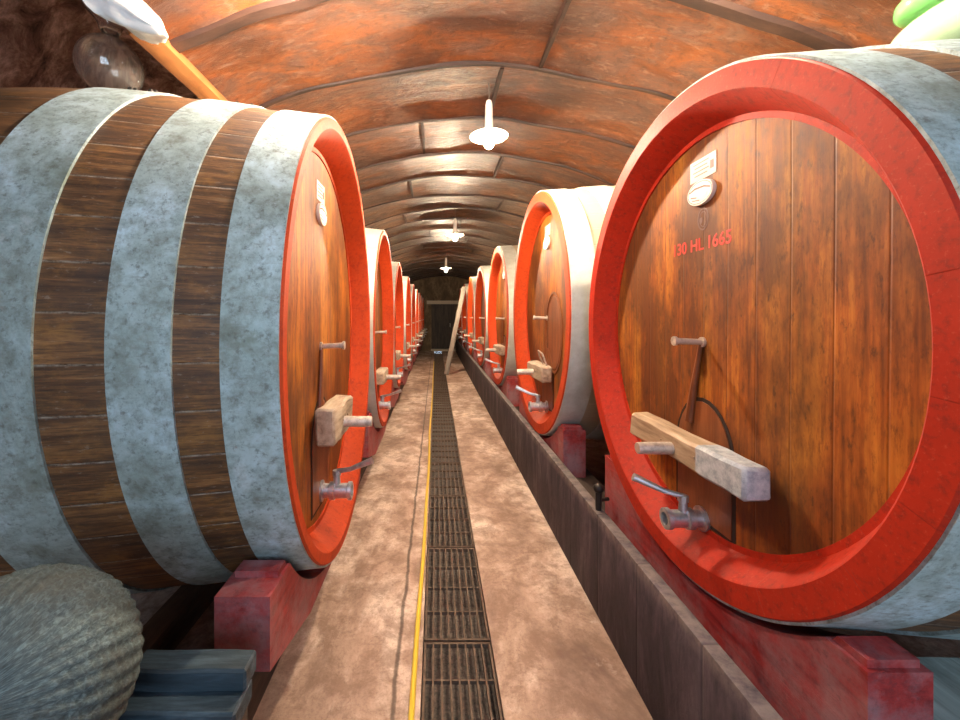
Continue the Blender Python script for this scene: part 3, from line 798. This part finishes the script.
for k in range(4):
    mb = MB(); mb.box((0, -.17, (.07 + k * .135)), (.44, .02, .09)); mb.box((0, .10, .07 + k * .135), (.44, .02, .09)); mb.box((-.21, -.035, .07 + k * .135), (.02, .25, .09)); mb.box((.21, -.035, .07 + k * .135), (.02, .25, .09))
    mb.build('slat', M['dark_timber'], root, 0)
mb = MB(); mb.box((0, -.035, .575), (.44, .29, .03)); mb.build('lid', M['dark_timber'], root, 0)

# grey board behind the right saddle
mb = MB(); rough_box(mb, (0, 0, 0), (.95, .44, .035), None, .003, 8, .004, 8)
o = mb.build('grey_board', M['grey_timber']); o.location = (1.60, .90, EYE - .945)
tag(o, 'weathered grey green board lying beside the red saddle at lower right', 'board')
root = o
mb = MB(); 
for xx, yy in ((1.25, .78), (2.0, .78), (1.25, .98), (2.0, .98)): mb.box((xx - 1.60, yy - .90, -(EYE - .945) / 2 - .01), (.07, .07, EYE - .945 - .03))
mb.build('support_post', M['dark_timber'], root)

# ------------------------------------------------------------------ topping glasses on the casks
def lathe_z(prof, mats, name, parent, seg=40, loc=(0, 0, 0), rot=None):
    mb = MB(); mb.lathe(prof, 'z', (0, 0, 0), seg); o = mb.build(name, mats, parent, 60); o.location = loc
    if rot: o.rotation_euler = rot
    return o
def shell(prof, th=.007):
    """outer profile (z, r) bottom to top plus inner return, a hollow blown vessel"""
    inner = [(z, max(r - th, 0.0)) for z, r in reversed(prof)]
    inner[-1] = (inner[-1][0] + th, inner[-1][1])
    return prof + inner
bx, by = -1.63, 2.06
bz = EYE - .115 + 1.073 * 1.117
root = thing('topping_glass', 'clear glass topping bulb standing on the nearest left cask', 'glass vessel', (bx, by, bz + .002))
R = .142
pr = [(.005, .0), (.005, .03)] + [(.155 - R * math.cos(a), max(R * math.sin(a), .03)) for a in [PI * (.08 + .80 * i / 22) for i in range(23)]] + [(.31, .035), (.33, .034)]
lathe_z(shell(pr), M['glass'], 'globe', root)
pr = [(.325, .036), (.335, .045), (.355, .05), (.38, .062), (.42, .10), (.47, .125), (.53, .13), (.60, .12), (.66, .09)]
lathe_z(shell(pr), M['glass'], 'funnel', root)
# white plastic sheet draped over the funnel
def bag():
    mb = MB(); n = 40; m = 22; g = []
    a0 = Vector((-1.30, 1.63, EYE + 1.27)); a1 = Vector((-1.03, 1.54, EYE + 1.07))
    ax = (a1 - a0)
    for j in range(m + 1):
        t = j / m; c = a0 + ax * t
        rad = .19 * (1 - t) ** .62 * (1 if t > .12 else (t / .12) ** .5) + .004
        row = []
        for i in range(n):
            ph = 2 * PI * i / n
            f = 1 + .10 * math.sin(ph * 5 + t * 3) + .14 * mnoise.noise(Vector((math.cos(ph) * 2, math.sin(ph) * 2, t * 5)))
            u = Vector((-.48, .1, .86)); v = Vector((.45, .88, .15))
            row.append(mb.b.verts.new(c + rad * f * (math.cos(ph) * u * 1.0 + math.sin(ph) * v * .8)))
        g.append(row)
    for r0, r1 in zip(g, g[1:]):
        for i in range(n): mb._f([r0[i], r0[(i + 1) % n], r1[(i + 1) % n], r1[i]])
    mb._f(g[0][::-1]); mb._f(g[-1])
    return tag(mb.build('plastic_sheet', M['bag'], None, 70), 'white crumpled plastic sheet hanging over the clear topping glass', 'plastic sheet')
bag()
gx, gy = 2.05, 1.52
gz = EYE - .066 + .93 * 1.082
root = thing('topping_glass', 'pale green topping globe on top of the nearest right cask', 'glass vessel', (gx, gy, gz + .002))
pr = [(.0, 0), (.0, .08)] + [(.12 - .125 * math.cos(a), .27 * math.sin(a)) for a in [PI * (.12 + .80 * i / 22) for i in range(23)]] + [(.26, .05), (.27, .05)]
lathe_z(shell(pr, .006), M['green_glass'], 'globe', root)
pr = [(.245, .0), (.245, .05), (.25, .10), (.262, .135), (.28, .15), (.31, .15), (.325, .14)]
lathe_z(shell(pr, .006), M['lime_glass'], 'funnel', root, loc=(-.03, .10, .01))

# ------------------------------------------------------------------ lamps
def lamp(label, x, y, z, near=False):
    root = thing('ceiling_lamp', label, 'lamp', (x, y, z), group='lamps hanging along the vault')
    top = (vz(x) if y > YV else 3.95) - z
    mb = MB(); mb.tube([(0, 0, .30), (0.004, 0, (top + .3) / 2), (0, 0, top + .01)], .006, 8); mb.build('cord', M['cord'], root)
    mb = MB(); mb.lathe([(.06, 0), (.06, .032), (.08, .036), (.11, .030), (.28, .026), (.31, .018), (.315, 0)], 'z', (0, 0, 0), 20); mb.build('socket', M['socket'], root)
    mb = MB(); mb.lathe([(.085, .03), (.075, .06), (.055, .135), (.050, .140), (.048, .135), (.066, .06), (.07, .03)], 'z', (0, 0, 0), 40, True); mb.build('shade', M['enamel'], root)
    mb = MB(); mb.sphere((0, 0, .0), (.034, .034, .04), 20, 12); mb.tube([(0, 0, .035), (0, 0, .065)], [.02, .016], 12)
    mb.build('bulb', M[('bulb', 'bulb_near', 'bulb_left')[int(near)]], root)
lamp('lit bulb under a small white enamel shade, nearest of the hanging lamps', .385, 3.0, EYE + 1.25)
lamp('second lit lamp down the vault, small white shade', .30, 6.5, EYE + 1.21)
lamp('third lit lamp down the vault', .255, 10.5, EYE + 1.14)
lamp('lit lamp over the nearest right cask, above the picture', 1.06, 1.38, EYE + 1.46, 1)
lamp('lit lamp over the nearest left cask, above the picture', -.50, 1.77, EYE + 1.46, 2)

# ------------------------------------------------------------------ cool fill through the added opening, camera
w = bpy.data.worlds.new('World'); SC.world = w; w.use_nodes = True
bg = w.node_tree.nodes['Background']; bg.inputs[0].default_value = (.62, .80, 1.0, 1); bg.inputs[1].default_value = 7.5
pl = bpy.data.lights.new('fill_portal', 'AREA'); pl.shape = 'RECTANGLE'; pl.size = 2.6; pl.size_y = 1.9; pl.cycles.is_portal = True
po = bpy.data.objects.new('fill_portal', pl); COL.objects.link(po); po.location = (.3, Y0 - .28, 2.25); po.rotation_euler = (PI / 2, 0, 0)
po.rotation_euler = Euler((math.radians(90), 0, 0))
cam = bpy.data.cameras.new('Camera'); co = bpy.data.objects.new('Camera', cam); COL.objects.link(co)
co.location = (0, 0, EYE); co.rotation_euler = (PI / 2, 0, 0)
cam.sensor_width = 36; cam.lens = 412 / 960 * 36; cam.shift_x = (480 - 436) / 960; cam.shift_y = -(360 - 315) / 960
cam.clip_start = .02; cam.clip_end = 100
SC.camera = co
SC.view_settings.view_transform = 'Standard'; SC.view_settings.look = 'None'; SC.view_settings.gamma = 1; SC.view_settings.exposure = 0.2
SC.view_settings.use_curve_mapping = False
